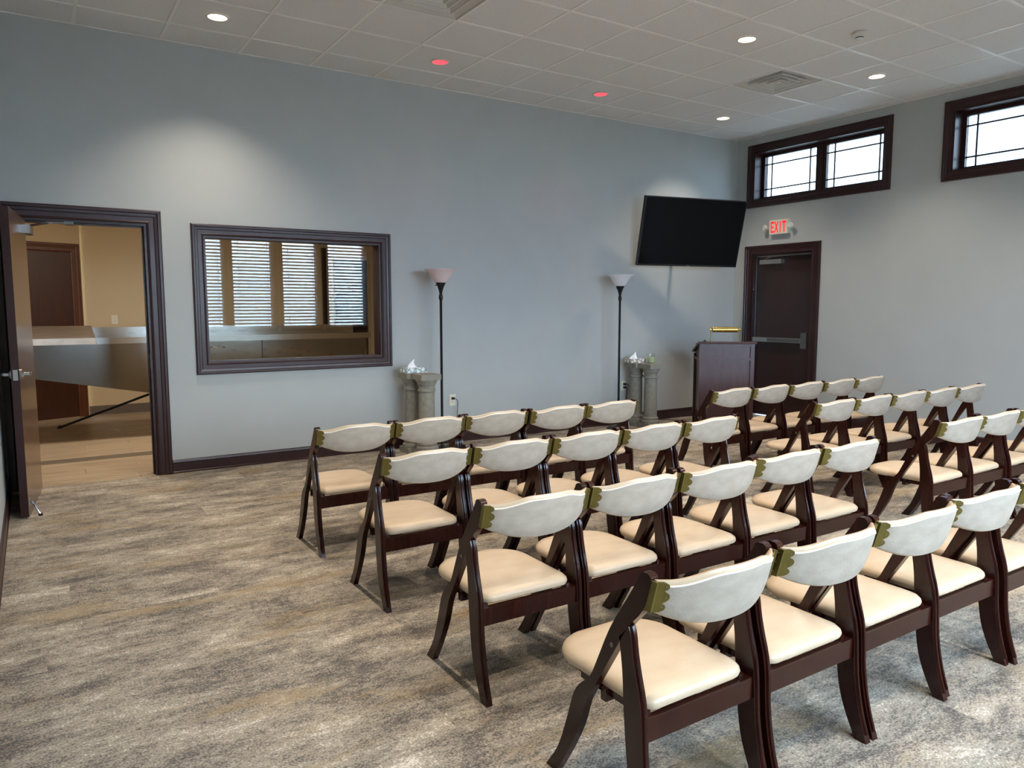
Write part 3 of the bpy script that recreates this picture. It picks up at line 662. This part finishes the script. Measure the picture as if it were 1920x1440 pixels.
bm = bmesh.new(); box(bm, -2.45, 0, 0, .1, 0, 2.75); o = kind(finish(bm, 'wall_prep_angled', 'beige_paint')); o.location = (CRN, PYF-.03, 0); o.rotation_euler.z = ang
kind(abox('wall_prep_left', 'beige_paint', -9.6, -9.5, WT, PYF, 0, 2.75))
kind(abox('wall_prep_right', 'beige_paint', -3.0, -2.9, WT, PYF, 0, 2.75))
bm = bmesh.new(); box(bm, XL-1.4, DOOR[0], WT, WT+.006, 0, 2.75); box(bm, DOOR[1], VIEW[0], WT, WT+.006, 0, 2.75); box(bm, VIEW[1], -3.0, WT, WT+.006, 0, 2.75)
box(bm, VIEW[0], VIEW[1], WT, WT+.006, 0, VIEW[2]); box(bm, VIEW[0], VIEW[1], WT, WT+.006, VIEW[3], 2.75); box(bm, DOOR[0], DOOR[1], WT, WT+.006, DOOR[3], 2.75); kind(finish(bm, 'wall_prep_near', 'beige_paint'))
kind(abox('baseboard_prep', 'prep_base', CRN, -3.0, PYF-.012, PYF, 0, .12))
# angled-wall door
d3 = empty('door_3', (CRN, PYF-.03, 0), ang, kind='structure')
DR3 = (-1.06, -.13, 0, 2.10)
casing(d3, DR3, lambda a, b, h: (a, -h, b), m='prep_casing', door=True)
abox('door_leaf', 'prep_door_wood', DR3[0], DR3[1], -.006, -.001, .008, 2.10, d3)
# dark framed door on the far wall seen through the viewing glass
d4 = empty('door_4', (0, PYF, 0), kind='structure')
casing(d4, (-3.97, -3.45, 0, 2.13), lambda a, b, h: (a, -h, b), m='beige_paint', door=True, scale=.4)
abox('door_leaf', 'door_wood', -3.97, -3.45, -.03, -.001, .01, 2.13, d4)
kind(abox('trim_1', 'door_wood', -4.165, -4.105, PYF-.05, PYF, 0, 2.3))
r = outlet(-6.975, 1.25, 'ivory switch plate on the beige wall beyond the doorway', y=PYF)
# stainless counter
CY0, CY1 = 2.0, 2.75
ct = empty('stainless_counter', (0, CY0, 0), label='long stainless steel counter in the room beyond the doorway and glass', cat='counter')
XA, XM, XE = -8.3, -7.35, -4.34
bm = bmesh.new()
prism(bm, [(0, 1.095), (.6, 1.21), (.6, 1.19), (.02, 1.03), (0, 1.03)], lambda p: (XA, p[0], p[1]), lambda p: (XM-.002, p[0], p[1])); finish(bm, 'sloped_lid', 'steel_scratched', ct, bevel=.003)
abox('front_lip', 'steel', XM+.002, XE, 0, .02, 1.03, 1.095, ct, bevel=.003)
abox('deck', 'steel', XM+.002, XE, .02, .6, 1.06, 1.075, ct)
abox('rear_upstand', 'steel', XM+.002, XE, .6, .63, 1.03, 1.19, ct, bevel=.003)
bm = bmesh.new(); prism(bm, [(XA, 1.03), (XE-.05, 1.03), (XE-.05, .3), (-6.2, .36), (-6.836, .485), (-7.893, .69), (XA, .77)], lambda p: (p[0], .02, p[1]), lambda p: (p[0], .6, p[1])); b_ = finish(bm, 'trough_body', 'steel_dark', ct)
abox('panel_seam', 'black_plastic', -5.672, -5.664, .0175, .0205, .3, 1.03, b_)
bm = bmesh.new(); tube(bm, catmull([(-6.25, .018, .96), (-6.22, -.015, .97), (-6.17, -.02, .955), (-6.12, -.015, .97), (-6.08, .018, .96)], 5), .006, 6); finish(bm, 'drawer_pull', 'chrome', ct)
for x in (-6.0, -4.6): abox('leg', 'steel', x-.04, x+.04, .2, .28, 0, .4, ct)
rd = empty('brace_rod', (-7.69, 3.3, 0), label='black rod leaning from the floor up under the stainless counter', cat='rod')
bm = bmesh.new(); tube(bm, [(0, 0, .012), (.87, -.75, .42)], .014, 8); finish(bm, 'shaft', 'black_metal', rd)
bm = bmesh.new(); lathe(bm, [(0, 0), (.025, 0), (.025, .015), (.012, .035), (0, .035)], 12); finish(bm, 'foot', 'black_metal', rd)
# tall beige cabinet at right of the prep room
cb = empty('tall_cabinet', (-4.0, 2.2, 0), label='tall beige cabinet with lever handle seen at the right of the viewing glass', cat='cabinet')
abox('body', 'beige_paint', .0, .9, 0, .5, 0, 2.3, cb, bevel=.004)
dr = abox('door', 'beige_paint', .02, .44, -.02, 0, .05, 2.26, cb, bevel=.003)
abox('vent_strip', 'black_plastic', .10, .16, -.024, -.02, 1.55, 1.8, dr)
bm = bmesh.new(); tube(bm, [(.06, -.02, 1.2), (.06, -.05, 1.2), (.15, -.05, 1.2)], .01, 8); finish(bm, 'handle', 'chrome', dr)
# prep ceiling lights
for x, lb in ((-7.5, 'warm ceiling lamp panel beyond the doorway'), (-5.4, 'warm ceiling lamp panel beyond the viewing glass')):
    f = empty('prep_ceiling_lamp', (x, 1.3, 2.75), label=lb, cat='ceiling light')
    abox('housing', 'white_metal', -.3, .3, -.3, .3, -.03, 0, f)
    L = D.lights.new('panel_lamp', 'AREA'); L.size = .5; L.energy = PREP_POWER/2; L.color = (1, .89, .75)
    o = D.objects.new('panel_lamp', L); COL.objects.link(o); o.parent = f; o.location = (0, 0, -.035)

# ------------------------------------------------------------------ folding chairs
HW, TH = .233, .025
def chair():
    root = empty('folding_chair')
    front = catmull([(-.404, .722), (-.36, .652), (-.292, .545), (-.238, .43), (-.208, .372), (-.158, .325), (-.131, .28), (-.108, .21), (-.062, .09), (0, 0)], 3)
    rear = catmull([(-.052, 0), (-.112, .10), (-.163, .20), (-.193, .288), (-.226, .345), (-.262, .405), (-.322, .505), (-.362, .572), (-.404, .618), (-.424, .650), (-.438, .69), (-.447, .720)], 3)
    cap = [(-.445, .732), (-.436, .739), (-.418, .739), (-.408, .733)]
    outline = front+rear+cap
    lf_ = catmull([(-.330, .535), (-.345, .44), (-.352, .34), (-.370, .18), (-.395, .09), (-.438, 0)], 3)
    lr_ = catmull([(-.478, 0), (-.447, .1), (-.427, .21), (-.420, .32), (-.412, .385), (-.394, .45), (-.382, .50), (-.374, .55), (-.366, .575)], 3)
    for s in (-1, 1):
        bm = bmesh.new(); prism(bm, outline, lambda p: (s*HW, p[0], p[1]), lambda p: (s*(HW-TH), p[0], p[1])); po = finish(bm, 'side_post', 'chair_wood', root, smooth=True, bevel=.005)
        bm = bmesh.new(); lathe(bm, [(0, 0), (.007, 0), (.006, .002), (0, .0025)], 10)
        bmesh.ops.transform(bm, matrix=Matrix.Translation((s*HW, -.30, .50)) @ Matrix.Rotation(math.radians(90*s), 4, 'Y'), verts=bm.verts); finish(bm, 'pivot_bolt', 'alu_dark', po)
        bm = bmesh.new(); prism(bm, lf_+lr_, lambda p: (s*HW, p[0], p[1]), lambda p: (s*(HW-TH), p[0], p[1])); lg = finish(bm, 'leg', 'chair_wood', root, smooth=True, bevel=.006)
        bm = bmesh.new(); tube(bm, [(s*(HW-TH/2), p[0]-.002, p[1]) for p in lr_[1:]], .0062, 6); finish(bm, 'reeding', 'chair_wood', lg, smooth=True)
    abox('rear_rail', 'chair_wood', -HW+TH, HW-TH, -.415, -.392, .268, .333, root, bevel=.003)
    bm = bmesh.new()
    for s in (-1, 1): box(bm, s*.185-.009, s*.185+.009, -.395, -.12, .320, .342)
    box(bm, -HW+TH, HW-TH, -.25, -.228, .306, .342); finish(bm, 'seat_frame', 'chair_wood', root)
    # seat cushion
    def outline_seat(ins):
        P = []
        wr, wf, yb, yf = .196-ins, .200-ins, -.404+ins, .035-ins
        rc = .045; rf = .11
        for cxx, cyy, r, a0_, a1_, n in ((wf-rf, yf-rf, rf, 0, 90, 8), (-(wf-rf), yf-rf, rf, 90, 180, 8), (-(wr-rc), yb+rc, rc, 180, 270, 5), (wr-rc, yb+rc, rc, 270, 360, 5)):
            for k in range(n+1):
                a = math.radians(a0_+(a1_-a0_)*k/n); P.append((cxx+r*math.cos(a), cyy+r*math.sin(a)*(1.0)))
        return [(x, y+.018*(1-(x/.2)**2)*max(0, min(1, (y+.25)/.25))) for x, y in P]
    bm = bmesh.new(); rings = []
    for ins, z in ((.012, .336), (.003, .342), (0, .352), (.002, .362), (.010, .372), (.028, .380), (.055, .3842), (.085, .3862)):
        rings.append([bm.verts.new((x, y, z)) for x, y in outline_seat(ins)])
    for a, b in zip(rings, rings[1:]):
        n = len(a)
        for i in range(n): bm.faces.new((a[i], a[(i+1) % n], b[(i+1) % n], b[i]))
    bm.faces.new(rings[0][::-1]); cv = bm.verts.new((0, -.185, .389)); n = len(rings[-1]); [bm.faces.new((rings[-1][i], rings[-1][(i+1) % n], cv)) for i in range(n)]; finish(bm, 'seat', 'vinyl', root, smooth=True)
    # backrest
    bw = .223
    def sm(a, b, t): t = max(0, min(1, (t-a)/(b-a))); return t*t*(3-2*t)
    topz = lambda u: .727+.027*(1-sm(.30, .88, abs(u)))
    botz = lambda u: .592+.048*abs(u)**2.7
    ymid = lambda u, z: -.434-(z-.66)*.27-.080*(1-abs(u)**2.1)
    NU, NV = 26, 8
    bm = bmesh.new(); F = []; B = []
    for i in range(NU+1):
        u = -1+2*i/NU; fr, bk = [], []
        for j in range(NV+1):
            v = j/NV; vv = .5-.5*math.cos(math.pi*v); z = botz(u)+(topz(u)-botz(u))*vv
            e = max(0, 1-(2*abs(vv-.5))**4)**.5*max(.0, 1-abs(u)**14)**.5
            th = .004+.013*e
            fr.append(bm.verts.new((bw*u, ymid(u, z)+th, z))); bk.append(bm.verts.new((bw*u, ymid(u, z)-th*.75, z)))
        F.append(fr); B.append(bk)
    for i in range(NU):
        for j in range(NV):
            bm.faces.new((F[i][j], F[i][j+1], F[i+1][j+1], F[i+1][j])); bm.faces.new((B[i][j], B[i+1][j], B[i+1][j+1], B[i][j+1]))
        bm.faces.new((F[i][0], F[i+1][0], B[i+1][0], B[i][0])); bm.faces.new((F[i][NV], B[i][NV], B[i+1][NV], F[i+1][NV]))
    for j in range(NV):
        bm.faces.new((F[0][j], B[0][j], B[0][j+1], F[0][j+1])); bm.faces.new((F[NU][j], F[NU][j+1], B[NU][j+1], B[NU][j]))
    bk = finish(bm, 'backrest', 'vinyl', root, smooth=True)
    bm = bmesh.new(); G = []
    for i in range(NU+1):
        u = (-1+2*i/NU)*.988; col_ = []
        for j in range(NV+1):
            vv = j/NV; z = botz(u)+.004+(topz(u)-.016-botz(u)-.004)*vv
            v2 = (z-botz(u))/(topz(u)-botz(u)); e = max(0, 1-(2*abs(v2-.5))**4)**.5*max(.0, 1-abs(u)**14)**.5
            y = ymid(u, z)-(.004+.013*e)*.75
            col_.append((bm.verts.new((bw*u, y-.0022, z)), bm.verts.new((bw*u, y+.003, z))))
        G.append(col_)
    for i in range(NU):
        for j in range(NV):
            a_, b_, c_, d_ = G[i][j], G[i+1][j], G[i+1][j+1], G[i][j+1]
            bm.faces.new((a_[0], b_[0], c_[0], d_[0])); bm.faces.new((d_[1], c_[1], b_[1], a_[1]))
        for j in (0, NV): a_, b_ = G[i][j], G[i+1][j]; bm.faces.new((a_[0], a_[1], b_[1], b_[0]))
    for i in (0, NU):
        for j in range(NV): a_, b_ = G[i][j], G[i][j+1]; bm.faces.new((a_[0], b_[0], b_[1], a_[1]))
    finish(bm, 'back_panel', 'vinyl_grey', bk, smooth=True)
    bm = bmesh.new(); tube(bm, [(bw*u*.985, ymid(u, topz(u)-.012)-.0125, topz(u)-.015) for u in [-1+2*k/30 for k in range(31)]], .0028, 6); finish(bm, 'piping', 'piping', bk, smooth=True)
    # hinges: narrow leaf on the post, scalloped leaf on the back panel
    Lv = Vector((0, -.34, .94)).normalized()
    for s in (-1, 1):
        def P3(a, b, off):   # a inward from the hinge line, b up the lean
            z = .640+b*.94; x = HW-.006-a
            return Vector((s*x, ymid(min(1, max(0, x)/bw), z)-off, z))
        def P4(a, b, off):   # narrow leaf wrapped on to the side of the post; a runs forward
            z = .640+b*.94
            return Vector((s*(HW-.0065+off), ymid(1, z)-.004+a, z))
        pts = [(0, 0), (.016, 0)]
        for c_, r_, a0_, a1_ in ((.014, .012, -70, 75), (.045, .0165, -65, 65), (.076, .012, -75, 70)):
            for k in range(7):
                a = math.radians(a0_+(a1_-a0_)*k/6); pts.append((.016+r_*math.cos(a), c_+r_*math.sin(a)))
        pts += [(.016, .09), (0, .09)]
        bm = bmesh.new(); prism(bm, pts, lambda p: P3(p[0], p[1], .0085), lambda p: P3(p[0], p[1], .0145))
        prism(bm, [(-.012, .0), (.014, 0), (.014, .09), (-.012, .09)], lambda p: P4(p[0], p[1], 0), lambda p: P4(p[0], p[1], .0055))
        bm2 = None
        tube(bm, [P3(.002, 0, .011), P3(.002, .09, .011)], .0035, 6); hg = finish(bm, 'hinge', 'brass_old', root)
        for (a, b, nar) in ((.004, .014, 1), (.004, .045, 1), (.004, .076, 1), (.020, .014, 0), (.024, .045, 0), (.020, .076, 0)):
            q = P4(a, b, .0056) if nar else P3(a, b, .0146); bm = bmesh.new(); lathe(bm, [(0, 0), (.0026, 0), (.002, .0008), (0, .001)], 8)
            bmesh.ops.transform(bm, matrix=Matrix.Translation(q) @ (Matrix.Rotation(math.radians(90*s), 4, 'Y') if nar else Matrix.Rotation(math.radians(105), 4, 'X')), verts=bm.verts); finish(bm, 'screw', 'alu_dark', hg)
    return root
proto = chair(); first = True
ORD = ['leftmost', 'second from left', 'middle', 'second from right', 'rightmost']
BLK = [('left block', -6.603, -2.317, 'front row', 5, .478), ('left block', -6.597, -3.240, 'second row', 5, .478), ('left block', -6.625, -4.180, 'third row', 5, .478), ('left block', -6.635, -5.030, 'nearest row', 5, .480),
       ('right block', -3.32, -2.237, 'front row', 5, .478), ('right block', -3.29, -3.143, 'second row', 5, .478), ('right block', -3.42, -4.07, 'third row', 4, .478)]
rj = random.Random(3)
for blk, x0, yf, rw, n, pt in BLK:
    for k in range(n):
        o = proto if first else dup(proto); first = False
        o.location = (x0+HW+k*pt, yf+rj.uniform(-.012, .012), 0); o.rotation_euler.z = math.radians(rj.uniform(-.25, .25))
        tag(o, 'cream-padded dark wood folding chair, %s in the %s of the %s' % (ORD[k], rw, blk), 'chair', 'folding chairs in rows')
